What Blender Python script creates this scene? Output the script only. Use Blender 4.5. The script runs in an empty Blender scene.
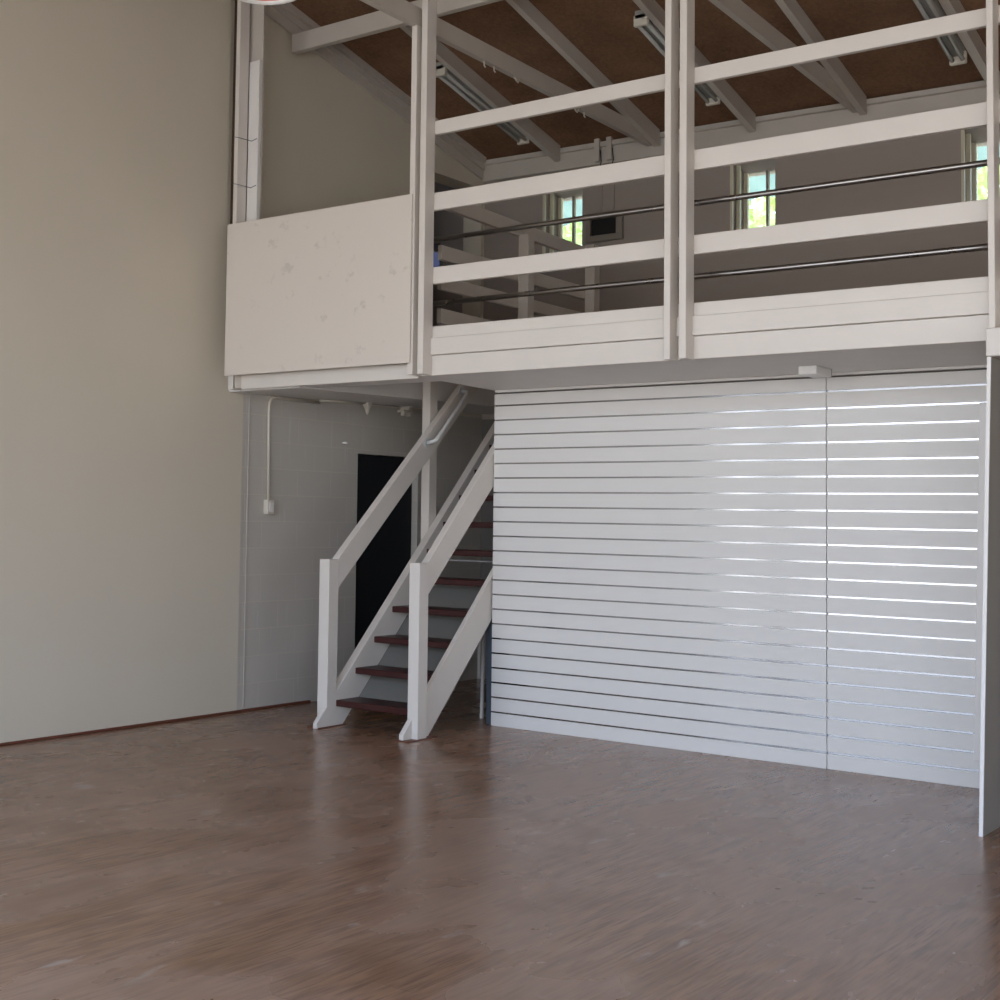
import bpy, bmesh, math, random
from mathutils import Vector, Matrix
random.seed(7)
S = bpy.context.scene
C = S.collection

# ------------------------------------------------------------------ colour + materials
def lin(r, g, b):
    f = lambda c: (c/255/12.92) if c/255 <= .04045 else ((c/255+.055)/1.055)**2.4
    return (f(r), f(g), f(b), 1)

def newmat(name):
    m = bpy.data.materials.new(name); m.use_nodes = True
    nt = m.node_tree; b = nt.nodes['Principled BSDF']
    return m, nt, b

def paint(name, col, rough=.5, spec=.4, mottle=.05, scale=3.0, bump=.0, bscale=60, col2=None, stains=None):
    """painted or plain surface: a base colour with soft mottling, optional spots of grime and a fine bump"""
    m, nt, b = newmat(name)
    N = nt.nodes.new; L = nt.links.new
    geo = N('ShaderNodeNewGeometry')
    nz = N('ShaderNodeTexNoise'); nz.inputs['Scale'].default_value = scale; nz.inputs['Detail'].default_value = 5
    L(geo.outputs['Position'], nz.inputs['Vector'])
    mx = N('ShaderNodeMix'); mx.data_type = 'RGBA'
    c = Vector(col[:3])
    mx.inputs['A'].default_value = (*(c*(1-mottle)), 1)
    mx.inputs['B'].default_value = col2 if col2 else (*(c*(1+mottle)), 1)
    L(nz.outputs['Fac'], mx.inputs['Factor'])
    out = mx.outputs['Result']
    if stains:
        sc, thr, scol = stains
        n2 = N('ShaderNodeTexNoise'); n2.inputs['Scale'].default_value = sc; n2.inputs['Detail'].default_value = 6
        n2.inputs['Roughness'].default_value = .65
        L(geo.outputs['Position'], n2.inputs['Vector'])
        rp = N('ShaderNodeMapRange'); rp.inputs['From Min'].default_value = thr; rp.inputs['From Max'].default_value = thr+.08
        rp.inputs['To Max'].default_value = .7
        L(n2.outputs['Fac'], rp.inputs['Value'])
        m2 = N('ShaderNodeMix'); m2.data_type = 'RGBA'
        L(rp.outputs['Result'], m2.inputs['Factor']); L(out, m2.inputs['A']); m2.inputs['B'].default_value = scol
        out = m2.outputs['Result']
    L(out, b.inputs['Base Color'])
    b.inputs['Roughness'].default_value = rough
    b.inputs['Specular IOR Level'].default_value = spec
    if bump:
        n3 = N('ShaderNodeTexNoise'); n3.inputs['Scale'].default_value = bscale; n3.inputs['Detail'].default_value = 4
        L(geo.outputs['Position'], n3.inputs['Vector'])
        bp = N('ShaderNodeBump'); bp.inputs['Strength'].default_value = bump; bp.inputs['Distance'].default_value = .01
        L(n3.outputs['Fac'], bp.inputs['Height']); L(bp.outputs['Normal'], b.inputs['Normal'])
    return m

M = {}
M['white'] = paint('white_paint', lin(214, 207, 199), .45, .4, .03, 4, .05, 40)
M['white_panel'] = paint('white_panel_paint', lin(212, 203, 193), .5, .35, .02, 2, .03, 30, stains=(7.5, .60, lin(190, 182, 172)))
M['rail'] = paint('rail_paint', lin(214, 207, 199), .45, .4, .03, 5, .05, 50)
M['soffit'] = paint('soffit_paint', lin(222, 219, 215), .6, .3, .04, 6, .15, 25)
M['beam'] = paint('beam_paint', lin(192, 184, 174), .5, .3, .06, 6, .1, 30)
M['slat'] = paint('slat_melamine', lin(219, 216, 212), .46, .3, .012, 3)
M['slat_back'] = paint('slat_core', lin(150, 145, 138), .7, .2)
M['edge'] = paint('white_edging', lin(222, 218, 214), .4, .4, .01)
M['grey_board'] = paint('grey_board_paint', lin(168, 163, 154), .55, .3, .05, 6)
M['treads'] = paint('red_brown_tread', lin(60, 25, 23), .45, .35, .22, 12, .1, 60)
M['grey_back'] = paint('grey_board', lin(114, 111, 106), .6, .3)
M['dark'] = paint('doorway_dark', lin(34, 35, 38), .6, .3)
M['stud'] = paint('blue_grey_timber', lin(72, 82, 92), .6, .3)
M['brown_gap'] = paint('dark_brown_strip', lin(70, 56, 44), .7, .2, .15, 10)
M['skirt'] = paint('red_brown_skirting', lin(104, 60, 44), .5, .4, .2, 9)
M['conduit'] = paint('ivory_plastic', lin(206, 198, 184), .4, .4, .02)
M['wire'] = paint('grey_wire', lin(130, 128, 128), .5, .4)
M['lampwhite'] = paint('white_enamel', lin(225, 222, 218), .35, .5, .02)
M['lamppink'] = paint('pink_red_enamel', lin(196, 116, 108), .4, .5, .03)
M['tube'] = paint('unlit_tube_glass', lin(176, 174, 168), .25, .5, .01)
M['fitting'] = paint('fitting_grey_enamel', lin(150, 148, 142), .45, .4, .04)
M['black'] = paint('black_plastic', lin(16, 14, 15), .5, .4, .02)
M['panel_grey'] = paint('switchboard_grey', lin(140, 132, 122), .5, .3)
M['annex'] = paint('annex_gloom', lin(62, 52, 44), .8, .2)
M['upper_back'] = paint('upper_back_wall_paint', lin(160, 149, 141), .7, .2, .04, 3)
M['ground'] = paint('pale_concrete_ground', lin(186, 178, 166), .9, .1, .1, 1)
M['trunk'] = paint('bark', lin(92, 76, 58), .9, .1, .2, 12)
M['frame'] = paint('window_frame_paint', lin(206, 200, 178), .5, .3, .03)

def metal(name, col, rough, mottle=0):
    m, nt, b = newmat(name)
    b.inputs['Base Color'].default_value = col; b.inputs['Metallic'].default_value = 1
    b.inputs['Roughness'].default_value = rough
    if mottle:
        N = nt.nodes.new; L = nt.links.new
        geo = N('ShaderNodeNewGeometry'); nz = N('ShaderNodeTexNoise'); nz.inputs['Scale'].default_value = 7
        L(geo.outputs['Position'], nz.inputs['Vector'])
        mr = N('ShaderNodeMapRange'); mr.inputs['To Min'].default_value = rough*(1-mottle); mr.inputs['To Max'].default_value = rough*(1+mottle)
        L(nz.outputs['Fac'], mr.inputs['Value']); L(mr.outputs['Result'], b.inputs['Roughness'])
    return m
M['chrome'] = metal('chrome', (.30, .285, .27, 1), .3, .3)
M['galv'] = paint('dull_galvanised_pipe', lin(206, 207, 206), .32, .6, .04, 20)
M['alu'] = metal('aluminium_insert', (.36, .365, .38, 1), .13, .4)

# --- left wall: smooth painted lining; painted block below the mezzanine
def wall_left_mat():
    m, nt, b = newmat('left_wall_paint')
    N = nt.nodes.new; L = nt.links.new
    geo = N('ShaderNodeNewGeometry'); sp = N('ShaderNodeSeparateXYZ'); L(geo.outputs['Position'], sp.inputs[0])
    def math_(op, a, v):
        n = N('ShaderNodeMath'); n.operation = op; L(a, n.inputs[0])
        if isinstance(v, (int, float)): n.inputs[1].default_value = v
        else: L(v, n.inputs[1])
        return n.outputs[0]
    isb = math_('MULTIPLY', math_('GREATER_THAN', sp.outputs['Y'], -.84), math_('LESS_THAN', sp.outputs['Z'], 2.37))
    cb = N('ShaderNodeCombineXYZ'); L(sp.outputs['Y'], cb.inputs[0]); L(sp.outputs['Z'], cb.inputs[1])
    bk = N('ShaderNodeTexBrick'); L(cb.outputs[0], bk.inputs['Vector']); bk.inputs['Scale'].default_value = 1
    bk.inputs['Brick Width'].default_value = .4; bk.inputs['Row Height'].default_value = .2; bk.inputs['Mortar Size'].default_value = .006
    bk.inputs['Mortar Smooth'].default_value = .6
    bk.inputs['Color1'].default_value = lin(190, 184, 175); bk.inputs['Color2'].default_value = lin(193, 187, 178)
    bk.inputs['Mortar'].default_value = lin(199, 192, 180)
    nz = N('ShaderNodeTexNoise'); nz.inputs['Scale'].default_value = 1.3; nz.inputs['Detail'].default_value = 6; L(geo.outputs['Position'], nz.inputs['Vector'])
    mx = N('ShaderNodeMix'); mx.data_type = 'RGBA'; L(nz.outputs['Fac'], mx.inputs['Factor'])
    mx.inputs['A'].default_value = lin(204, 195, 177); mx.inputs['B'].default_value = lin(211, 202, 185)
    # drips and scuffs of lighter paint down the block face
    mp = N('ShaderNodeMapping'); mp.inputs['Scale'].default_value = (1, 22, 2.2); L(geo.outputs['Position'], mp.inputs['Vector'])
    dz = N('ShaderNodeTexNoise'); dz.inputs['Scale'].default_value = 1.0; dz.inputs['Detail'].default_value = 3; L(mp.outputs[0], dz.inputs['Vector'])
    dr = N('ShaderNodeMapRange'); dr.inputs['From Min'].default_value = .64; dr.inputs['From Max'].default_value = .72; dr.inputs['To Max'].default_value = .45
    L(dz.outputs['Fac'], dr.inputs['Value'])
    md = N('ShaderNodeMix'); md.data_type = 'RGBA'; L(dr.outputs['Result'], md.inputs['Factor']); L(bk.outputs['Color'], md.inputs['A'])
    md.inputs['B'].default_value = lin(206, 203, 198)
    m2 = N('ShaderNodeMix'); m2.data_type = 'RGBA'; L(isb, m2.inputs['Factor']); L(mx.outputs['Result'], m2.inputs['A']); L(md.outputs['Result'], m2.inputs['B'])
    L(m2.outputs['Result'], b.inputs['Base Color'])
    b.inputs['Roughness'].default_value = .5; b.inputs['Specular IOR Level'].default_value = .35
    fz = N('ShaderNodeTexNoise'); fz.inputs['Scale'].default_value = 45; fz.inputs['Detail'].default_value = 5; L(geo.outputs['Position'], fz.inputs['Vector'])
    h = math_('ADD', math_('MULTIPLY', math_('MULTIPLY', bk.outputs['Fac'], isb), -.22), math_('MULTIPLY', fz.outputs['Fac'], .25))
    bp = N('ShaderNodeBump'); bp.inputs['Strength'].default_value = .35; bp.inputs['Distance'].default_value = .008
    L(h, bp.inputs['Height']); L(bp.outputs['Normal'], b.inputs['Normal'])
    return m
M['wall_left'] = wall_left_mat()
M['wall'] = paint('plain_wall_paint', lin(192, 187, 174), .6, .3, .03, 2)
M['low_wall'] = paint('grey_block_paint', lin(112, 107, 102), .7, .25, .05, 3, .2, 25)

# --- chipboard roof lining
def chip_mat():
    m, nt, b = newmat('brown_chipboard')
    N = nt.nodes.new; L = nt.links.new
    geo = N('ShaderNodeNewGeometry')
    v = N('ShaderNodeTexVoronoi'); v.inputs['Scale'].default_value = 55; L(geo.outputs['Position'], v.inputs['Vector'])
    nz = N('ShaderNodeTexNoise'); nz.inputs['Scale'].default_value = 2; nz.inputs['Detail'].default_value = 4; L(geo.outputs['Position'], nz.inputs['Vector'])
    r = N('ShaderNodeValToRGB'); r.color_ramp.elements[0].color = lin(96, 71, 54); r.color_ramp.elements[1].color = lin(148, 113, 88)
    ad = N('ShaderNodeMath'); ad.operation = 'MULTIPLY_ADD'; L(v.outputs['Color'], ad.inputs[0]); ad.inputs[1].default_value = .4; L(nz.outputs['Fac'], ad.inputs[2])
    sb = N('ShaderNodeMath'); sb.operation = 'SUBTRACT'; L(ad.outputs[0], sb.inputs[0]); sb.inputs[1].default_value = .2
    L(sb.outputs[0], r.inputs['Fac']); L(r.outputs['Color'], b.inputs['Base Color'])
    b.inputs['Roughness'].default_value = .8; b.inputs['Specular IOR Level'].default_value = .15
    return m
M['chip'] = chip_mat()

# --- laminate floor: boards run away from the shopfront, worn and dusty
def floor_mat():
    m, nt, b = newmat('worn_wood_laminate')
    N = nt.nodes.new; L = nt.links.new
    geo = N('ShaderNodeNewGeometry'); sp = N('ShaderNodeSeparateXYZ'); L(geo.outputs['Position'], sp.inputs[0])
    cb = N('ShaderNodeCombineXYZ'); L(sp.outputs['Y'], cb.inputs[0]); L(sp.outputs['X'], cb.inputs[1])
    bk = N('ShaderNodeTexBrick'); L(cb.outputs[0], bk.inputs['Vector']); bk.inputs['Scale'].default_value = 1
    bk.inputs['Brick Width'].default_value = 1.2; bk.inputs['Row Height'].default_value = .19; bk.inputs['Mortar Size'].default_value = .0012
    bk.inputs['Color1'].default_value = lin(146, 106, 78); bk.inputs['Color2'].default_value = lin(154, 114, 86); bk.inputs['Mortar'].default_value = lin(118, 88, 70)
    def streak(sx, sy, sc, lo, hi, to, rot=0, det=6, dist=.2):
        mp = N('ShaderNodeMapping'); mp.inputs['Scale'].default_value = (sx, sy, 1); mp.inputs['Rotation'].default_value = (0, 0, rot); L(geo.outputs['Position'], mp.inputs['Vector'])
        n = N('ShaderNodeTexNoise'); n.inputs['Scale'].default_value = sc; n.inputs['Detail'].default_value = det; n.inputs['Distortion'].default_value = dist; L(mp.outputs[0], n.inputs['Vector'])
        r = N('ShaderNodeMapRange'); r.interpolation_type = 'SMOOTHSTEP'; r.inputs['From Min'].default_value = lo; r.inputs['From Max'].default_value = hi; r.inputs['To Max'].default_value = to; L(n.outputs['Fac'], r.inputs['Value'])
        return r.outputs['Result']
    def mix(f, a, col):
        m_ = N('ShaderNodeMix'); m_.data_type = 'RGBA'; L(f, m_.inputs['Factor']); L(a, m_.inputs['A']); m_.inputs['B'].default_value = col
        return m_.outputs['Result']
    c = mix(streak(13, 1.3, 1.6, .38, .74, .62), bk.outputs['Color'], lin(104, 72, 52))       # broad grain
    c = mix(streak(42, 2.2, 2.0, .48, .66, .6), c, lin(92, 64, 48))                          # fine grain
    film = streak(1.5, .8, 1.5, .30, .74, .62, .6, 6, .5)                                   # smeared dusty film
    c = mix(film, c, lin(168, 139, 120))
    c = mix(streak(1.6, 1.2, 1.5, .52, .70, .5, -.3, 6, .5), c, lin(118, 80, 54))           # wiped, cleaner patches
    scuff = streak(3.0, 1.2, 2.2, .64, .74, .45, .9, 7, .4)
    c = mix(scuff, c, lin(190, 172, 160))
    c = mix(streak(26, 2.4, 2.0, .45, .72, .34), c, lin(112, 80, 62))
    L(c, b.inputs['Base Color'])
    rr = N('ShaderNodeMapRange'); rr.inputs['To Min'].default_value = .22; rr.inputs['To Max'].default_value = .36
    L(film, rr.inputs['Value']); L(rr.outputs['Result'], b.inputs['Roughness'])
    b.inputs['Specular IOR Level'].default_value = .4
    return m
M['floor'] = floor_mat()

def leaf_mat():
    m, nt, b = newmat('sunlit_leaves')
    N = nt.nodes.new; L = nt.links.new
    geo = N('ShaderNodeNewGeometry'); nz = N('ShaderNodeTexNoise'); nz.inputs['Scale'].default_value = 3; L(geo.outputs['Position'], nz.inputs['Vector'])
    r = N('ShaderNodeValToRGB'); r.color_ramp.elements[0].color = lin(170, 190, 110); r.color_ramp.elements[1].color = lin(236, 240, 196)
    L(nz.outputs['Fac'], r.inputs['Fac']); L(r.outputs['Color'], b.inputs['Base Color'])
    b.inputs['Roughness'].default_value = .5
    tr = N('ShaderNodeBsdfTranslucent'); L(r.outputs['Color'], tr.inputs['Color'])
    ms = N('ShaderNodeMixShader'); ms.inputs[0].default_value = .5
    L(b.outputs[0], ms.inputs[1]); L(tr.outputs[0], ms.inputs[2]); L(ms.outputs[0], nt.nodes['Material Output'].inputs[0])
    return m
M['leaf'] = leaf_mat()
def awning_mat():
    m, nt, b = newmat('green_fibreglass_sheet')
    N = nt.nodes.new; L = nt.links.new
    b.inputs['Base Color'].default_value = lin(110, 140, 128); b.inputs['Roughness'].default_value = .6
    tr = N('ShaderNodeBsdfTranslucent'); tr.inputs['Color'].default_value = (.105, .14, .125, 1)
    ms = N('ShaderNodeMixShader'); ms.inputs[0].default_value = .75
    L(b.outputs[0], ms.inputs[1]); L(tr.outputs[0], ms.inputs[2]); L(ms.outputs[0], nt.nodes['Material Output'].inputs[0])
    return m
M['awning'] = awning_mat()
def glass_mat():
    m, nt, b = newmat('window_glass')
    N = nt.nodes.new; L = nt.links.new
    t = N('ShaderNodeBsdfTransparent'); t.inputs[0].default_value = (.93, .97, .95, 1)
    g = N('ShaderNodeBsdfGlossy'); g.inputs['Roughness'].default_value = .05
    fr = N('ShaderNodeFresnel'); fr.inputs['IOR'].default_value = 1.4
    ms = N('ShaderNodeMixShader'); L(fr.outputs[0], ms.inputs[0]); L(t.outputs[0], ms.inputs[1]); L(g.outputs[0], ms.inputs[2])
    L(ms.outputs[0], nt.nodes['Material Output'].inputs[0])
    return m
M['glass'] = glass_mat()
def blue_pane():
    m, nt, b = newmat('frosted_blue_pane')
    tr = nt.nodes.new('ShaderNodeBsdfTranslucent'); tr.inputs['Color'].default_value = (.2, .21, .31, 1)
    ms = nt.nodes.new('ShaderNodeMixShader'); ms.inputs[0].default_value = .9
    b.inputs['Base Color'].default_value = lin(120, 126, 160)
    nt.links.new(b.outputs[0], ms.inputs[1]); nt.links.new(tr.outputs[0], ms.inputs[2]); nt.links.new(ms.outputs[0], nt.nodes['Material Output'].inputs[0])
    return m
M['blue_pane'] = blue_pane()

# ------------------------------------------------------------------ mesh helpers (all in world metres)
class MB:
    def __init__(s): s.bm = bmesh.new()
    def box(s, x0, x1, y0, y1, z0, z1, bev=0):
        vs = [s.bm.verts.new((x, y, z)) for x in (x0, x1) for y in (y0, y1) for z in (z0, z1)]
        idx = [(0, 1, 3, 2), (4, 6, 7, 5), (0, 4, 5, 1), (2, 3, 7, 6), (0, 2, 6, 4), (1, 5, 7, 3)]
        fs = [s.bm.faces.new([vs[i] for i in f]) for f in idx]
        if bev:
            ed = list({e for f in fs for e in f.edges})
            bmesh.ops.bevel(s.bm, geom=ed, offset=bev, segments=1, affect='EDGES', profile=.5)
        return s
    def prism(s, pts, a0, a1, axis='x', bev=0):
        """polygon pts given in the two other axes, extruded along axis"""
        def P(p, a):
            return {'x': (a, p[0], p[1]), 'y': (p[0], a, p[1]), 'z': (p[0], p[1], a)}[axis]
        A = [s.bm.verts.new(P(p, a0)) for p in pts]; B = [s.bm.verts.new(P(p, a1)) for p in pts]
        fs = [s.bm.faces.new(A[::-1]), s.bm.faces.new(B)]
        n = len(pts)
        for i in range(n): fs.append(s.bm.faces.new((A[i], A[(i+1) % n], B[(i+1) % n], B[i])))
        bmesh.ops.recalc_face_normals(s.bm, faces=fs)
        if bev:
            ed = list({e for f in fs for e in f.edges})
            bmesh.ops.bevel(s.bm, geom=ed, offset=bev, segments=1, affect='EDGES', profile=.5)
        return s
    def tube(s, path, r, n=12, caps=True):
        path = [Vector(p) for p in path]; rings = []
        up = None
        for i, p in enumerate(path):
            d = (path[min(i+1, len(path)-1)] - path[max(i-1, 0)]).normalized()
            if up is None:
                up = Vector((0, 0, 1)) if abs(d.z) < .9 else Vector((1, 0, 0))
            a = d.cross(up).normalized(); b_ = a.cross(d).normalized(); up = b_
            rr = r[i] if isinstance(r, (list, tuple)) else r
            rings.append([s.bm.verts.new(p + rr*(math.cos(t)*a + math.sin(t)*b_)) for t in [2*math.pi*k/n for k in range(n)]])
        for A, B in zip(rings, rings[1:]):
            for k in range(n):
                f = s.bm.faces.new((A[k], A[(k+1) % n], B[(k+1) % n], B[k])); f.smooth = True
        if caps:
            s.bm.faces.new(rings[0][::-1]); s.bm.faces.new(rings[-1])
        return s
    def lathe(s, prof, cx, cy, n=40):
        rings = [[s.bm.verts.new((cx+r*math.cos(2*math.pi*k/n), cy+r*math.sin(2*math.pi*k/n), z)) for k in range(n)] for r, z in prof]
        for A, B in zip(rings, rings[1:]):
            for k in range(n):
                f = s.bm.faces.new((A[k], A[(k+1) % n], B[(k+1) % n], B[k])); f.smooth = True
        return s
    def build(s, name, mat, parent=None, kind=None, label=None):
        bm = s.bm
        bmesh.ops.recalc_face_normals(bm, faces=bm.faces[:])
        xs = [v.co for v in bm.verts]
        lo = Vector([min(c[i] for c in xs) for i in range(3)]); hi = Vector([max(c[i] for c in xs) for i in range(3)])
        if parent is None: org = Vector(((lo.x+hi.x)/2, (lo.y+hi.y)/2, lo.z)); loc = org
        else:
            org = Vector(((lo.x+hi.x)/2, (lo.y+hi.y)/2, lo.z)); w = Vector((0, 0, 0)); q = parent
            while q: w += q.location; q = q.parent
            loc = org - w
        for v in bm.verts: v.co -= org
        me = bpy.data.meshes.new(name); bm.to_mesh(me); bm.free()
        me.materials.append(mat)
        o = bpy.data.objects.new(name, me); C.objects.link(o); o.location = loc
        if parent: o.parent = parent
        if kind: o['kind'] = kind
        if label: o['label'] = label
        return o

def thing(name, label, cat, loc, group=None):
    o = bpy.data.objects.new(name, None); C.objects.link(o); o.location = loc; o.empty_display_size = .1
    o['label'] = label; o['category'] = cat
    if group: o['group'] = group
    return o
def tag(o, label, cat, group=None):
    o['label'] = label; o['category'] = cat
    if group: o['group'] = group
    return o
def struct(name, mb, mat): return mb.build(name, mat, None, 'structure')

# ------------------------------------------------------------------ main dimensions
ROOF = lambda y, x=1.8: 5.27 - .23*y - .016*(x-1.8)   # the old roof falls slightly to the right as well
YF, YB, XR = -9.2, 2.35, 11.0          # shopfront, back wall, right wall
SOF, DECK = 2.36, 2.65                 # underside and top of the mezzanine
YM = -1.1185                           # face of the mezzanine rails

def tilted(m, x0, x1, secs, y0, y1):
    """a board along x between y0 and y1 whose top and bottom follow the roof's fall to the right"""
    lo, hi = secs
    g = lambda x, y, d: ROOF(y, x) + d
    A = [m.bm.verts.new(p) for p in ((x0, y0, g(x0, y0, lo)), (x0, y1, g(x0, y1, lo)), (x0, y1, g(x0, y1, hi)), (x0, y0, g(x0, y0, hi)))]
    B = [m.bm.verts.new(p) for p in ((x1, y0, g(x1, y0, lo)), (x1, y1, g(x1, y1, lo)), (x1, y1, g(x1, y1, hi)), (x1, y0, g(x1, y0, hi)))]
    m.bm.faces.new(A[::-1]); m.bm.faces.new(B)
    for i in range(4): m.bm.faces.new((A[i], A[(i+1) % 4], B[(i+1) % 4], B[i]))
    return m

# ------------------------------------------------------------------ the setting
struct('floor', MB().box(-2.4, XR, YF-.2, YB, -.12, 0), M['floor'])
struct('ground', MB().box(-60, 60, -60, 60, -.4, -.125), M['ground'])

w = MB()   # left wall, doorway below and opening above, pitched top
def wl(y0, y1, z0, z1=None):
    if z1 is None: w.prism([(y0, z0), (y1, z0), (y1, ROOF(y1, 0)+.03), (y0, ROOF(y0, 0)+.03)], -.2, 0, 'x')
    else: w.box(-.2, 0, y0, y1, z0, z1)
wl(YF-.2, -9.1, 0); wl(-9.1, -7.66, 3.2); wl(-7.66, .54, 0); wl(.54, 1.37, 1.965); wl(1.37, 1.5, 0); wl(1.5, 2.3, 4.50); wl(1.5, 2.3, 0, DECK); wl(2.3, YB, 0)  # opening nearest the shopfront: unseen window added for light and groove reflections
w.box(0, .012, -7.66, -.83, 0, 2.36); w.prism([(-7.66, 2.36), (-1.05, 2.36), (-1.05, ROOF(-1.05, 0)), (-7.66, ROOF(-7.66, 0))], 0, .012, 'x')
w.box(0, .007, -.83, -.765, 0, 2.36, .002); w.box(0, .009, -.773, -.757, 0, 2.34, .004)
struct('wall_left', w, M['wall_left'])

w = MB()   # back wall, thick, with four slot windows upstairs
WIN = [(.627, 1.03), (2.40, 2.78), (4.19, 4.58), (-.92, -.487)]
ZS, ZH = 3.70, 4.40
MUL = [.25, .18, .13, .2]
ZTOP = [ZH, ZH, ZH, 4.055]
xs = [-2.4] + sorted(v for p in WIN for v in p) + [XR]
for i in range(0, len(xs), 2): w.box(xs[i], xs[i+1], YB, YB+.35, SOF, 4.62)
for (a, b_), zh in zip(WIN, ZTOP): w.box(a, b_, YB, YB+.35, SOF, ZS); w.box(a, b_, YB, YB+.35, zh, 4.62)
tilted(w, -2.4, XR, (-.30, .02), YB+.004, YB+.346)
struct('wall_back', w, M['upper_back'])
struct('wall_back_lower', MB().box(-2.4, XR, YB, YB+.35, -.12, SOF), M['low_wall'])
w = MB()   # right wall; unseen wide window near the street added to brighten the left wall
for y0, y1, z0, z1 in ((YF-.2, -8.2, 0, None), (-8.2, -4.2, 0, .9), (-8.2, -4.2, 2.7, None), (-4.2, YB+.35, 0, None)):
    if z1: w.box(XR, XR+.2, y0, y1, z0, z1)
    else: w.prism([(y0, z0), (y1, z0), (y1, ROOF(y1, XR)), (y0, ROOF(y0, XR))], XR, XR+.2, 'x')
struct('wall_right', w, M['wall'])
w = MB()   # unseen shopfront wall, its wide open bay invented to let daylight in
w.box(-.2, .22, YF-.2, YF, 0, ROOF(YF)); w.box(10.7, XR, YF-.2, YF, 0, ROOF(YF)); w.box(.22, 10.7, YF-.2, YF, 4.1, ROOF(YF))
struct('wall_front', w, M['wall'])
struct('ceiling', tilted(MB(), -2.5, XR+.3, (0, .12), YF-.5, YB+.35), M['chip'])
w = MB()   # rooms beyond the left wall, their gloom put into a dark wall colour
w.box(-2.4, -2.2, .2, YB, 0, 4.9); w.box(-2.2, -.2, .2, .4, 0, 5.3)
struct('wall_annex', w, M['annex'])
struct('floor_annex', MB().box(-2.2, -.2, .4, YB, SOF, DECK), M['annex'])
struct('door_1', MB().box(-.105, -.058, .543, 1.367, .005, 1.962, .004), M['dark'])  # near-black leaf stands in for the darkness of the open doorway

# mezzanine deck round the stairwell
w = MB()
w.prism([(-.99, 2.346), (YB, 2.412), (YB, DECK), (-.99, DECK)], 0, .70, 'x'); w.box(.70, .9, 1.62, YB, SOF, DECK); w.box(.17, .70, YM+.05, -.99, SOF, DECK)
w.prism([(.70, YM+.05), (5.9, YM+.05), (5.9, -.0), (1.69, -.0), (1.765, -.775), (.70, -.775)], SOF, DECK, 'z')
w.box(1.69, 5.9, 0, YB, SOF, DECK); w.box(.9, 1.69, 1.62, YB, SOF, DECK); w.box(5.9, XR, YM+.05, YB, SOF, DECK)
struct('floor_mezzanine', w, M['soffit'])
struct('trim_1', MB().box(.9, 1.69, 1.585, 1.62, 2.46, DECK+.01, .003), M['treads'])
# fascia boards
w = MB()
for a, b_ in ((.17, 6.4),): w.box(a, b_, YM+.022, YM+.05, 2.36, 2.66)
struct('trim_2', w, M['beam'])
w = MB(); w.box(1.905, 6.4, YM, YM+.022, 2.597, 2.673, .003); struct('trim_3', w, M['rail'])
w = MB()
for a, b_ in ((1.854, 1.889), (1.937, 3.594), (3.635, 3.685), (3.730, 5.292), (5.324, 6.4)): w.box(a, b_, YM-.026, YM, 2.487, 2.595, .002)
struct('trim_4', w, M['rail'])
w = MB(); w.box(1.85, 6.4, YM, YM+.022, 2.357, 2.485, .003); struct('trim_5', w, M['rail'])
w = MB(); w.box(.254, 1.82, YM-.002, YM+.02, 2.345, 2.445, .003); struct('trim_6', w, M['rail'])
struct('trim_7', MB().box(1.70, 5.24, -.03, -.002, 2.345, 2.3598, .002), M['edge'])      # bead over the slat wall
w = MB(); w.box(5.295, 6.4, -1.28, -1.07, 2.262, 2.398, .005); struct('trim_8', w, M['rail'])   # beam end at right
struct('baseboard_left', MB().box(.0, .024, -7.66, -.02, 0, .018, .004), M['skirt'])
w = MB()   # wall plate under the rafters
tilted(w, 0, XR, (-.205, -.062), YB-.05, YB); tilted(w, 0, XR, (-.061, -.022), YB-.075, YB); tilted(w, 0, XR, (-.0215, -.001), YB-.03, YB)
struct('trim_9', w, M['beam'])
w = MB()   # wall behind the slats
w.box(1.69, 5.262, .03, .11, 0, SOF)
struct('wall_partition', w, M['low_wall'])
struct('trim_10', MB().box(-.001, .03, YB-.03, YB, 0, .80, .003), M['white'])

# windows upstairs
for i, (a, b_) in enumerate(WIN):
    f = MB(); y0, y1 = YB+.27, YB+.31; ZH = ZTOP[i]
    f.box(a, a+.03, y0, y1, ZS, ZH); f.box(b_-.03, b_, y0, y1, ZS, ZH); f.box(a+.03, b_-.03, y0, y1, ZS, ZS+.03); f.box(a+.03, b_-.03, y0, y1, ZH-.012, ZH)
    o = struct('window_%d' % (i+1), f, M['frame'])
    xm = b_ - MUL[i]
    MB().box(xm-.009, xm+.009, y0, y1, ZS+.03, ZH-.012).build('mullion', M['panel_grey'], o)
    MB().box(a+.03, b_-.03, YB+.288, YB+.292, ZS+.03, ZH-.012).build('pane', M['glass' if i < 3 else 'blue_pane'], o)
    MB().box(a, a+.022, YB-.004, YB+.02, ZS, ZH).build('reveal_bead', M['frame'], o)
    MB().box(a, a+.03, YB+.12, YB+.15, ZS, ZH).build('reveal_bead', M['frame'], o)

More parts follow.
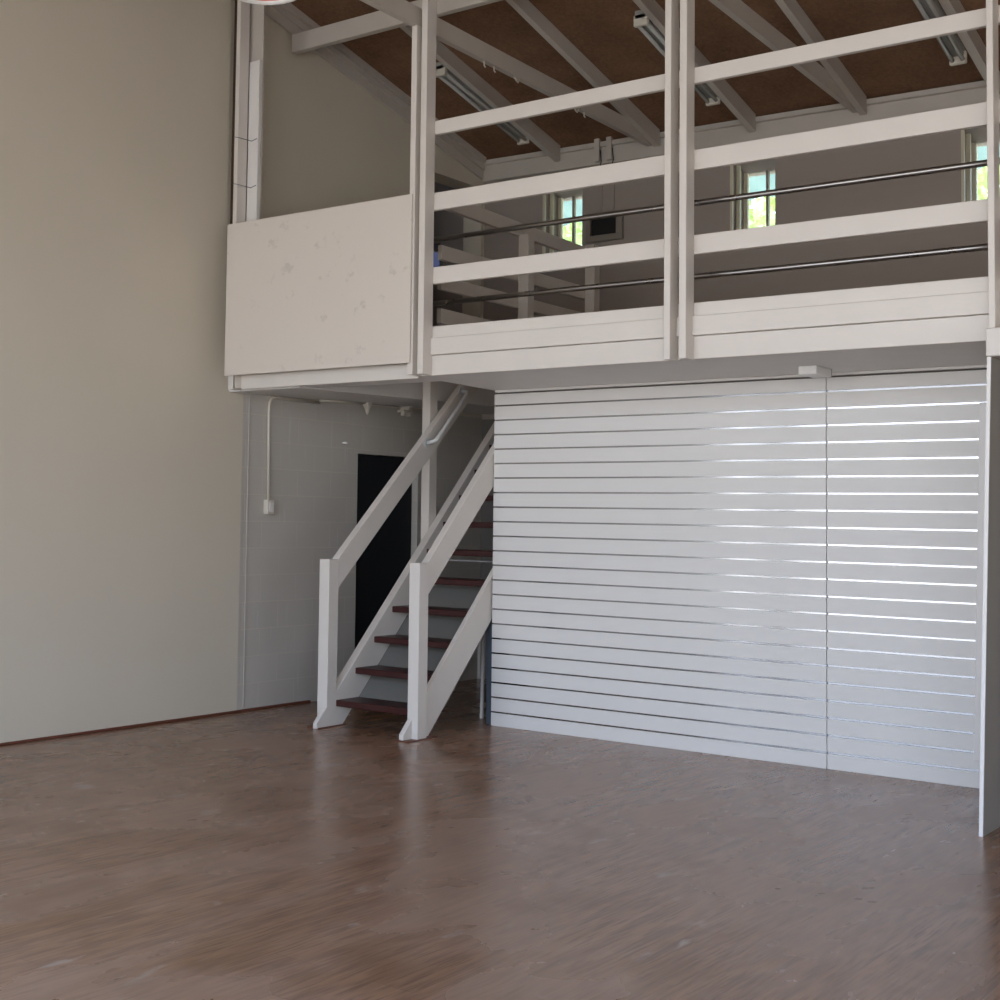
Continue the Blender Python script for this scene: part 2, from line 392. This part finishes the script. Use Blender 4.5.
# ------------------------------------------------------------------ timber posts
def post(x0, x1, y0, y1, z0, z1, label, group=None, name='timber_post'):
    return tag(MB().box(x0, x1, y0, y1, z0, z1, .003).build(name, M['rail']), label, 'post', group)
PY0, PY1 = -1.221, YM-.0005
post(1.811, 1.853, PY0, PY1, 2.36, 4.628, 'white post behind the right edge of the plain panel, its top under a tie beam')
post(1.890, 1.936, PY0, PY1, 2.36, ROOF(PY1)-.006, 'white timber post right beside the plain panel post, reaching the roof past the tie beam')
post(3.595, 3.634, PY0, PY1, 2.352, ROOF(PY1, 3.6)-.006, 'left post of the close pair in the middle of the mezzanine railing')
post(3.686, 3.729, PY0, PY1, 2.352, ROOF(PY1, 3.7)-.006, 'right post of the close pair in the middle of the mezzanine railing')
post(5.293, 5.324, PY0, PY1, 2.40, ROOF(PY1, 5.3)-.006, 'single white post at the right end of the railing, standing on the beam end')
post(.776, .852, .362, .458, 0, DECK, 'thick white post beside the stair, running from floor up into the mezzanine')
# wall side: batten, dark brown strip filling the gap, and stud
post(.114, .152, -1.10, -1.0, 2.352, ROOF(-1.1)-.01, 'slim white upright batten next to the left wall above the plain panel')
tag(MB().box(.03, .112, -1.04, -1.0, 3.4, ROOF(-1.04)-.01, .002).build('gap_strip', M['brown_gap']), 'dark brown strip filling the gap between left wall and batten', 'strip')
tag(MB().box(.10, .256, -.965, -.945, DECK, ROOF(-.9)-.02, .003).build('timber_stud', M['beam']), 'grey painted stud behind the short white board at the left wall', 'stud')
t = thing('white_board', 'short bright white board wired upright to the stud by the left wall', 'board', (.208, -.985, DECK))
MB().box(.157, .257, -1.0, -.967, DECK, 4.775, .003).build('board', M['edge'], t)
for z in (4.19, 3.845):
    MB().tube([(.12, -1.104, z+.01), (.16, -1.106, z), (.20, -1.006, z-.012), (.25, -1.004, z)], .0035, 6).build('wire_tie', M['wire'], t)
# plain panel closing the left bay
tag(MB().box(.197, 1.842, -1.236, -1.223, 2.434, 3.522, .002).build('plain_panel', M['white_panel']), 'large plain white sheet panel closing the left bay of the mezzanine', 'panel')

# ------------------------------------------------------------------ railing boards, bay by bay
RAILS = [(3.918, 4.008), (3.424, 3.538), (2.947, 3.055)]
def railing(a, b_, label):
    t = thing('mezzanine_railing', label, 'railing', ((a+b_)/2, YM, DECK), 'white three-board railings on the mezzanine edge')
    for z0, z1 in RAILS: MB().box(a, b_, YM, YM+.035, z0, z1, .003).build('rail', M['rail'], t)
railing(1.905, 3.662, 'three white railing boards left of the middle post pair')
railing(3.664, 5.308, 'three white railing boards right of the middle post pair')
railing(5.310, 6.4, 'stub of white railing boards running out of view past the right end post')
for z, nm in ((3.275, 'upper thin chrome tube running behind the white railing boards'), (2.85, 'lower thin chrome tube running behind the white railing boards')):
    tag(MB().tube([(1.78, -.95, z), (3.0, -.95, z+.004), (4.2, -.95, z), (6.4, -.95, z)], .017, 16).build('chrome_tube', M['chrome']), nm, 'tube', 'chrome tubes behind the railing')

# ------------------------------------------------------------------ slat wall
PIT, Z0, GAP = .1027, .096, .0112
def slat_sheet(x0, x1, k0, k1, ztop, zbot, label):
    """slats between groove k0 (bottom) and groove k1 (top)"""
    zs = [zbot] + [Z0+PIT*k for k in range(k0, k1)] + [ztop]
    m_ = MB()
    for i in range(len(zs)-1):
        a = zs[i] + (GAP/2 if i > 0 or zbot > .01 else 0); b_ = zs[i+1] - (GAP/2 if i+1 < len(zs)-1 or ztop < 2.3 else 0)
        m_.box(x0, x1, 0, .018, a, b_, .0012)
    m_.box(x0, x1, .018, .028, zbot, ztop)
    o = m_.build('slat_wall_sheet', M['slat']); tag(o, label, 'slat wall', 'white slat wall sheets')
    for z in zs[1:-1] + ([zbot] if zbot > .01 else []):
        MB().box(x0+.006, x1-.001, .0055, .0179, z-GAP/2+.0002, z+GAP/2-.0002).build('metal_insert', M['alu'], o)
    return o
KS = 7
ZK = Z0+PIT*KS
slat_sheet(1.677, 4.054, KS+1, 22, 2.335, ZK, 'wide upper slat wall sheet, from the stairs to the vertical seam')
slat_sheet(1.677, 4.054, 0, KS, ZK, 0, 'wide lower slat wall sheet standing on the floor beside the stairs')
slat_sheet(4.058, 5.240, KS+1, 22, 2.335, ZK, 'narrow upper slat wall sheet right of the vertical seam, under the white sensor box')
slat_sheet(4.058, 5.240, 0, KS, ZK, 0, 'narrow lower slat wall sheet standing on the floor beside the grey end board')
tag(MB().prism([(4.885, .155), (4.99, .155), (5.035, 2.15), (4.93, 2.15)], -.018, -.001, 'y', .002).build('cover_strip', M['edge']), 'flat white vertical strip over the slats near the right end board', 'strip')
t = thing('end_board', 'tall grey board with white front edge, standing end-on right of the slat wall', 'board', (5.252, -.64, 0))
MB().prism([(5.2445, 0), (5.262, 0), (5.316, 2.26), (5.2985, 2.26)], -1.262, -.001, 'y').build('board', M['grey_board'], t)
MB().prism([(5.244, 0), (5.2625, 0), (5.3165, 2.26), (5.298, 2.26)], -1.272, -1.262, 'y', .001).build('edging', M['edge'], t, label='white front edging')
t = thing('sensor_box', 'small white box fixed under the mezzanine above the slat wall seam', 'box', (4.12, -.3, 2.30))
MB().box(4.068, 4.176, -.47, -.24, 2.310, 2.3598, .004).build('housing', M['lampwhite'], t)
MB().box(4.072, 4.172, -.239, -.22, 2.314, 2.3598).build('end_cap', M['fitting'], t)

# ------------------------------------------------------------------ staircase
st = thing('staircase', 'steep open white staircase with dark red treads and flat board handrails', 'staircase', (1.28, -.2, 0))
def band(a, b_, up, lo, x0, x1, name, mat=M['rail'], zmin=0):
    """a sloping board between the lines up(y) and lo(y) from y=a to y=b_"""
    pts = []
    if zmin is not None and lo(a) < zmin:
        ya = next(y/1000 for y in range(-2000, 3000) if lo(y/1000) >= zmin)
        yu = next(y/1000 for y in range(-2000, 3000) if up(y/1000) >= zmin)
        y0 = max(a, yu)
        pts = [(y0, zmin), (ya, zmin), (b_, lo(b_)), (b_, up(b_)), (y0, max(up(y0), zmin+.004))]
    else: pts = [(a, lo(a)), (b_, lo(b_)), (b_, up(b_)), (a, up(a))]
    return MB().prism(pts, x0, x1, 'x', .003).build(name, mat, st)
su = lambda y: .238 + .985*(y+.805)
sl = lambda y: .045 + .985*(y+.690)
sc = lambda y: su(y)-.012
band(-1.01, 1.62, su, sl, .893, .930, 'stringer'); band(-.80, 1.62, sc, sl, .857, .8925, 'stringer'); band(-1.005, 1.62, su, sl, 1.626, 1.664, 'stringer')
MB().prism([(-.56, sl(-.56)-.014), (.22, sl(.22)-.014), (.22, sl(.22)-.002), (-.56, sl(-.56)-.002)], .858, 1.66, 'x').build('back_board', M['grey_back'], st, label='grey sloping board closing the back of the stair')
for x0, x1, y0, y1 in ((.842, .9305, -.908, -.803), (1.6255, 1.710, -.915, -.812)):
    MB().box(x0, x1, y0, y1, .0, 1.152, .003).build('newel_post', M['rail'], st)
band(-.803, 1.05, lambda y: 1.21 + .89*(y+.746), lambda y: .935 + .90*(y+.82), .870, .9285, 'handrail', zmin=None)
band(-.812, 1.05, lambda y: 1.165 + .99*(y+.75), lambda y: .915 + .965*(y+.78), 1.612, 1.668, 'handrail', zmin=None)
for k in range(12):
    zt = .178 + .2075*k; yf = -.808 + .2085*k
    MB().box(.925, 1.632, yf, yf+.255, zt-.043, zt, .004).build('tread', M['treads'], st)
MB().box(.96, 1.62, .19, .20, 1.135, 1.145).build('tie_rod', M['wire'], st)
MB().box(.835, .94, -1.0, -.70, 0, .006).build('base_pad', M['skirt'], st, label='red-brown strip under the post foot')
MB().box(1.615, 1.72, -1.03, -.70, 0, .006).build('base_pad', M['skirt'], st, label='red-brown strip under the post foot')
g = MB().tube([(.93, .215, 2.02), (.985, .22, 2.025), (1.005, .235, 2.04), (1.01, .27, 2.075), (1.01, .60, 2.385), (1.005, .635, 2.42), (.985, .66, 2.44), (.93, .665, 2.445)], .016, 12).build('grab_rail', M['galv'], st, label='short galvanised pipe grab rail')
for y, z in ((.217, 2.02), (.664, 2.445)):
    MB().tube([(.929, y, z), (.935, y, z)], .036, 20).build('flange', M['galv'], g)

# things behind and under the stair
tag(MB().prism([(1.425, 0), (1.447, 0), (1.459, .62), (1.437, .62)], .236, .252, 'y').build('leaning_batten', M['edge']), 'thin white batten leaning in the dark under the stair', 'batten')
tag(MB().box(1.612, 1.674, .035, .10, 0, .72, .003).build('timber_stud', M['stud']), 'dark blue grey stud at the left end of the slat wall under the stair', 'stud')

# balustrade round the stairwell upstairs
t = thing('stairwell_balustrade', 'shaded pale balustrade beside the stairwell seen through the railing', 'balustrade', (1.70, .3, DECK))
for za, zb, h in ((3.645, 3.585, .10), (3.29, 3.275, .10), (3.08, 3.065, .09), (2.86, 2.83, .10)):
    MB().prism([(-.72, za-h), (1.28, zb-h), (1.28, zb), (-.72, za)], 1.68, 1.715, 'x', .003).build('rail', M['beam'], t)
for y in (.235, 1.2): MB().box(1.716, 1.80, y, y+.085, DECK, 3.60 if y > 1 else 3.52, .003).build('baluster_post', M['beam'], t)

# ------------------------------------------------------------------ roof timbers
def rafter(x, wd, label, dd=0.0, trim=False):
    d = lambda y: .115+.012*max(y, 0) + dd
    ys = [YF, -1.2, -.1, 1.0, 2.27]
    pts = [(y, ROOF(y, x)-d(y)) for y in ys] + [(2.27, ROOF(2.27, x)-.003), (YF, ROOF(YF, x)-.003)]
    o = MB().prism(pts, x-wd/2, x+wd/2, 'x').build('rafter', M['beam'])
    return tag(o, label, 'rafter', 'painted roof rafters')
def rafter_wall():
    m_ = MB()
    for x0, x1, d0, d1 in ((.013, .035, .0, .20), (.035, .068, 0, .055), (.035, .052, .075, .12)):
        m_.prism([(-1.0, ROOF(-1.0, 0)-d1), (2.27, ROOF(2.27, 0)-d1), (2.27, ROOF(2.27, 0)-d0-.002), (-1.0, ROOF(-1.0, 0)-d0-.002)], x0+.001, x1, 'x')
    return tag(m_.build('rafter', M['beam']), 'deep moulded rafter fixed along the top of the left wall', 'rafter', 'painted roof rafters')
rafter_wall()
rafter(.825, .05, 'rafter between left wall and first tie beam, carrying the leftmost tube light')
rafter(1.786, .048, 'rafter meeting the back wall where the tie beam with hooks ends')
rafter(2.625, .05, 'rafter carrying the tube light just left of the middle post pair')
rafter(3.506, .05, 'rafter meeting the tie beam right of the middle post pair')
rafter(4.46, .06, 'rafter carrying the tube light near the right end post')
rafter(5.36, .06, 'rafter beyond the right end post')
def tie(xf, xb, wd, zf, zb, label):
    """tie beam: right face at xf at the mezzanine front and xb at the back wall"""
    m_ = MB(); g = lambda y: xf + (xb-xf)*(y+1.2)/3.45; h = lambda y: zf + (zb-zf)*(y+1.2)/3.45
    ring = lambda y: [m_.bm.verts.new(p) for p in ((g(y)-wd, y, h(y)), (g(y), y, h(y)), (g(y), y, h(y)+.123), (g(y)-wd, y, h(y)+.123))]
    A, B = ring(-3.6), ring(2.25)
    m_.bm.faces.new(A[::-1]); m_.bm.faces.new(B)
    for i in range(4): m_.bm.faces.new((A[i], A[(i+1) % 4], B[(i+1) % 4], B[i]))
    return tag(m_.build('tie_beam', M['beam']), label, 'beam', 'level tie beams under the roof')
tie(1.840, 1.748, .045, 4.632, 4.615, 'tie beam resting on the post by the plain panel, with small hooks beneath')
tie(3.478, 3.478, .045, 4.745, 4.60, 'tie beam without hooks, seen right of the middle post pair')
tag(MB().box(.056, 3.6, -.43, -.37, 5.022, 5.165, .004).build('cross_beam', M['beam']), 'beam crossing from the left wall behind the posts, just under the rafters', 'beam')
def hook(y, kind, label):
    z = 4.632 - .005*(y+1.2); x = 1.817 - .025*(y+1.2)
    if kind: p = [(x, y, z+.003), (x, y, z-.005), (x+.01, y+.012, z-.03), (x+.01, y+.032, z-.034), (x+.01, y+.045, z-.018), (x+.01, y+.045, z-.004)]
    else: p = [(x, y, z+.003), (x, y+.002, z-.03), (x+.005, y+.012, z-.04)]
    tag(MB().tube(p, .0055, 8).build('cup_hook', M['conduit']), label, 'hook', 'small hooks under the tie beam')
hook(-.36, 0, 'first small hook from the left under the tie beam')
hook(-.23, 0, 'second small hook from the left under the tie beam')
hook(.05, 1, 'large round cup hook below the middle of the tie beam')
hook(.93, 1, 'round hook under the tie beam just below the top railing board')
hook(1.09, 0, 'last small hook under the tie beam, nearest the back wall')

def tube_light(x, ya, za, yb, zb, label):
    t = thing('tube_light', label, 'light', (x, (ya+yb)/2, min(za, zb)), 'unlit twin tube lights on the rafters')
    def at(y, dz): return za + (zb-za)*(y-ya)/(yb-ya) + dz
    pts = lambda lo, hi, e=0: [(ya+e, at(ya+e, lo)), (yb-e, at(yb-e, lo)), (yb-e, at(yb-e, hi)), (ya+e, at(ya+e, hi))]
    MB().prism(pts(.036, .10), x-.045, x+.045, 'x', .004).build('body', M['fitting'], t)
    for dx in (-.034, .034):
        MB().tube([(x+dx, ya+.03, at(ya+.03, .012)), (x+dx, yb-.03, at(yb-.03, .012))], .015, 12).build('tube', M['tube'], t)
    for y in (ya, yb-.035):
        MB().box(x-.055, x+.055, y, y+.035, at(y+.017, -.012), at(y+.017, .075), .006).build('lamp_holder', M['conduit'], t)
tube_light(.745, .57, 4.985, 1.84, 4.70, 'unlit twin tube light under the leftmost free rafter, beside the tie beam with hooks')
tube_light(2.545, .50, 4.985, 1.72, 4.695, 'unlit twin tube light seen just left of and through the middle post pair')
tube_light(4.37, .40, 4.94, 1.66, 4.64, 'unlit twin tube light near the right end post')

# ------------------------------------------------------------------ fittings
def switchboard():
    t = thing('wall_switchboard', 'dark flat panel in a grey frame on the upper back wall beside a window', 'switchboard', (1.24, 2.33, 3.88))
    m_ = MB(); x0, x1, z0, z1 = 1.085, 1.44, 3.87, 4.12; y0, y1 = 2.31, 2.349
    m_.box(x0, x1, y0, y1, z0, z0+.055, .003); m_.box(x0, x1, y0, y1, z1-.05, z1, .003); m_.box(x0, x0+.045, y0, y1, z0+.055, z1-.05, .003); m_.box(x1-.06, x1, y0, y1, z0+.055, z1-.05, .003)
    m_.build('surround', M['panel_grey'], t)
    MB().box(x0+.045, x1-.06, 2.335, 2.349, z0+.055, z1-.05).build('dark_front', M['black'], t)
switchboard()
for x, zt, nm in ((1.218, 4.79, 'left'), (1.335, 4.80, 'right')):
    t = thing('conduit_drop', '%s one of two grey cable ducts dropping from the roof above the switchboard' % nm, 'duct', (x, 2.28, 4.14), 'cable ducts above the switchboard')
    MB().box(x-.025, x+.025, 2.255, 2.299, 4.56, zt-.03, .003).build('duct_cover', M['beam'], t)
    MB().box(x-.012, x+.012, 2.335, 2.3495, 4.10 if x > 1.3 else 4.135, 4.535, .002).build('conduit', M['upper_back'], t)
    MB().tube([(x+.03, 2.27, 4.66), (x+.035, 2.28, 4.56), (x+.02, 2.29, 4.53)], .004, 6).build('cable', M['black'], t)

t = thing('wall_socket', 'ivory switch box on the block wall at the foot of a vertical conduit', 'switch', (.03, -.545, 1.455))
MB().box(.0005, .045, -.585, -.505, 1.455, 1.565, .005).build('box', M['conduit'], t)
MB().box(.045, .050, -.570, -.520, 1.475, 1.545, .002).build('faceplate', M['lampwhite'], t)
tag(MB().tube([(.016, -.548, 1.566), (.016, -.562, 2.25), (.016, -.555, 2.30), (.016, -.53, 2.335), (.016, -.48, 2.345), (.016, .03, 2.342)], .011, 10).build('conduit_pipe', M['conduit']), 'vertical ivory conduit bending along the top of the block wall above the switch box', 'conduit')
t = thing('lamp_holder', 'small white lamp holder with tapering tip under the mezzanine by the block wall', 'lamp holder', (.10, .53, 2.27))
MB().box(.07, .13, .50, .56, 2.35, 2.3885, .004).build('base', M['conduit'], t)
MB().lathe([(.001, 2.280), (.010, 2.282), (.024, 2.33), (.034, 2.351)], .10, .53, 16).build('tip', M['conduit'], t)
tag(MB().tube([(.10, -.07, 2.350), (.10, .20, 2.360), (.10, .498, 2.370)], .009, 10).build('conduit_pipe', M['conduit']), 'pale conduit running across to the small lamp holder', 'conduit')
tag(MB().tube([(.04, .56, 2.38), (.04, .80, 2.385), (.04, 1.03, 2.385)], .006, 8).build('cable', M['wire']), 'thin dark cable between the two fittings above the doorway', 'cable')
t = thing('spot_fitting', 'white twin bracket fitting high on the block wall above the dark doorway', 'fitting', (.06, 1.10, 2.30))
MB().box(.005, .10, 1.10, 1.145, 2.355, 2.393, .004).build('bracket', M['conduit'], t)
MB().box(.03, .10, 1.02, 1.155, 2.335, 2.356, .004).build('arm', M['conduit'], t)
for y in (1.055, 1.135): MB().box(.05, .09, y-.014, y+.014, 2.305, 2.336, .004).build('clip', M['conduit'], t)
tag(MB().tube([(.0, .345, 2.04), (.03, .345, 2.042), (.036, .36, 2.036)], .010, 8).build('wall_hook', M['lampwhite']), 'tiny white hook on the block wall left of the doorway', 'hook')

# pendant lamp hanging in the tall room, only its rim in view
px_, py_, pz_ = 3.105, -4.0, 3.709
t = thing('pendant_lamp', 'round hanging lamp shade with white rim and pinkish inside at the top edge', 'lamp', (px_, py_, pz_))
R = .152
MB().lathe([(R+.012, pz_-.006), (R+.012, pz_+.01), (R-.01, pz_+.07), (R-.04, pz_+.11), (.05, pz_+.15), (.04, pz_+.22), (.001, pz_+.22)], px_, py_).build('shade', M['lampwhite'], t)
MB().lathe([(R-.022, pz_+.0), (R-.025, pz_+.05), (R-.055, pz_+.10), (.04, pz_+.14), (.001, pz_+.14)], px_, py_).build('shade_lining', M['lamppink'], t, label='pinkish red inside of the shade')
MB().lathe([(R+.012, pz_-.006), (R-.006, pz_-.012), (R-.022, pz_-.002), (R-.022, pz_+.004)], px_, py_).build('rim', M['lampwhite'], t)
MB().tube([(px_, py_, pz_+.22), (px_, py_, ROOF(py_)-.001)], .006, 8).build('cord', M['lampwhite'], t)

# ------------------------------------------------------------------ outdoors behind the slot windows
t = thing('awning', 'pale green translucent sheet awning outside the upper windows', 'awning', (2, 3.5, 4.5))
m_ = MB()
n = 110
A = [[m_.bm.verts.new((-3.2+9.5*i/n, y, z+.02*math.cos(i*1.6))) for i in range(n+1)] for y, z in ((2.72, 4.86), (3.5, 4.69), (4.25, 4.53))]
for r0, r1 in zip(A, A[1:]):
    for i in range(n): f = m_.bm.faces.new((r0[i], r0[i+1], r1[i+1], r1[i])); f.smooth = True
m_.build('sheet', M['awning'], t)
for x in (-2.9, 1.2, 6.0): MB().box(x-.03, x+.03, 4.15, 4.21, -.12, 4.50).build('awning_post', M['frame'], t)

def tree(x, y, h, r, label):
    t = thing('tree', label, 'tree', (x, y, -.125), 'sunlit trees behind the building')
    MB().tube([(x, y, -.125), (x+.05, y, h*.4), (x-.03, y+.05, h*.44)], [.14, .10, .08], 10).build('trunk', M['trunk'], t)
    m_ = MB(); rnd = random.Random(int(x*100)+5)
    for _ in range(1900):
        while True:
            v = Vector((rnd.uniform(-1, 1), rnd.uniform(-1, 1), rnd.uniform(-1, 1)))
            if v.length < 1: break
        c = Vector((x, y, h*.68)) + Vector((v.x*r, v.y*r, v.z*h*.36))
        a = Vector((rnd.gauss(0, 1), rnd.gauss(0, 1), rnd.gauss(0, 1))).normalized(); b_ = a.cross(Vector((rnd.gauss(0, 1), rnd.gauss(0, 1), rnd.gauss(0, 1)))).normalized()
        s = rnd.uniform(.07, .13)
        vs = [m_.bm.verts.new(c+s*q) for q in (-a*1.5, b_*.7, a*1.5, -b_*.7)]
        m_.bm.faces.new(vs)
    m_.build('foliage', M['leaf'], t)
tree(-2.4, 8.2, 7.6, 1.3, 'sunlit leafy tree outside, seen through the leftmost green lit slot window')
tree(.3, 8.0, 7.8, 1.3, 'sunlit leafy tree outside, seen through the middle slot window')
tree(3.0, 8.4, 7.5, 1.3, 'sunlit leafy tree outside, seen through the slot window at the right end post')

# ------------------------------------------------------------------ light: sky through slot windows, invented shopfront bay and side windows; high sun outside
W = bpy.data.worlds.new('sky'); S.world = W; W.use_nodes = True
nt = W.node_tree; bg = nt.nodes['Background']
tc = nt.nodes.new('ShaderNodeTexCoord'); sp = nt.nodes.new('ShaderNodeSeparateXYZ'); nt.links.new(tc.outputs['Generated'], sp.inputs[0])
rp = nt.nodes.new('ShaderNodeValToRGB')
rp.color_ramp.elements[0].position = .0; rp.color_ramp.elements[0].color = (.96, .97, .98, 1)
rp.color_ramp.elements[1].position = .34; rp.color_ramp.elements[1].color = (.61, .85, 1.24, 1)
nt.links.new(sp.outputs['Z'], rp.inputs['Fac']); nt.links.new(rp.outputs['Color'], bg.inputs['Color'])
bg.inputs['Strength'].default_value = 1.0
sun = bpy.data.lights.new('sun', 'SUN'); sun.energy = 3.6; sun.angle = .01; sun.color = (1, .95, .88)
so = bpy.data.objects.new('sun', sun); C.objects.link(so); so.location = (20, 6, 30)
so.rotation_euler = Vector((-.62, -.12, -.80)).to_track_quat('-Z', 'Y').to_euler()
def portal(name, loc, rot, sx, sy):
    l = bpy.data.lights.new(name, 'AREA'); l.shape = 'RECTANGLE'; l.size = sx; l.size_y = sy
    l.cycles.is_portal = True
    o = bpy.data.objects.new(name, l); C.objects.link(o); o.location = loc; o.rotation_euler = rot
portal('shopfront_portal', (5.46, YF-.21, 2.05), (math.pi/2, 0, 0), 10.5, 4.1)
portal('added_right_window_portal', (XR+.21, -6.2, 1.8), (0, math.pi/2, 0), 1.8, 4.0)
portal('added_side_window_portal', (-.21, -8.38, 1.6), (0, -math.pi/2, 0), 3.2, 1.44)

# ------------------------------------------------------------------ camera
cam = bpy.data.cameras.new('camera'); co = bpy.data.objects.new('camera', cam); C.objects.link(co)
r = Vector((.77189711, .63551605, .01715239)); u = Vector((.0218056, -.05342978, .9983335)); f = Vector((-.63537341, .77023672, .0551001))
mw = Matrix((r, u, -f)).transposed().to_4x4(); mw.translation = Vector((7.12735, -8.29801, 1.44918))
co.matrix_world = mw
cam.sensor_width = 36; cam.sensor_fit = 'HORIZONTAL'; cam.lens = 1390.128*36/1000
cam.shift_x = .157299; cam.shift_y = -.060295
cam.clip_start = .05; cam.clip_end = 300
S.camera = co

S.view_settings.view_transform = 'Standard'; S.view_settings.look = 'None'; S.view_settings.gamma = 1
S.view_settings.use_curve_mapping = False
S.view_settings.exposure = 2.3
S.cycles.use_denoising = True
S.cycles.max_bounces = 12; S.cycles.diffuse_bounces = 8; S.cycles.glossy_bounces = 4
S.cycles.sample_clamp_indirect = 6
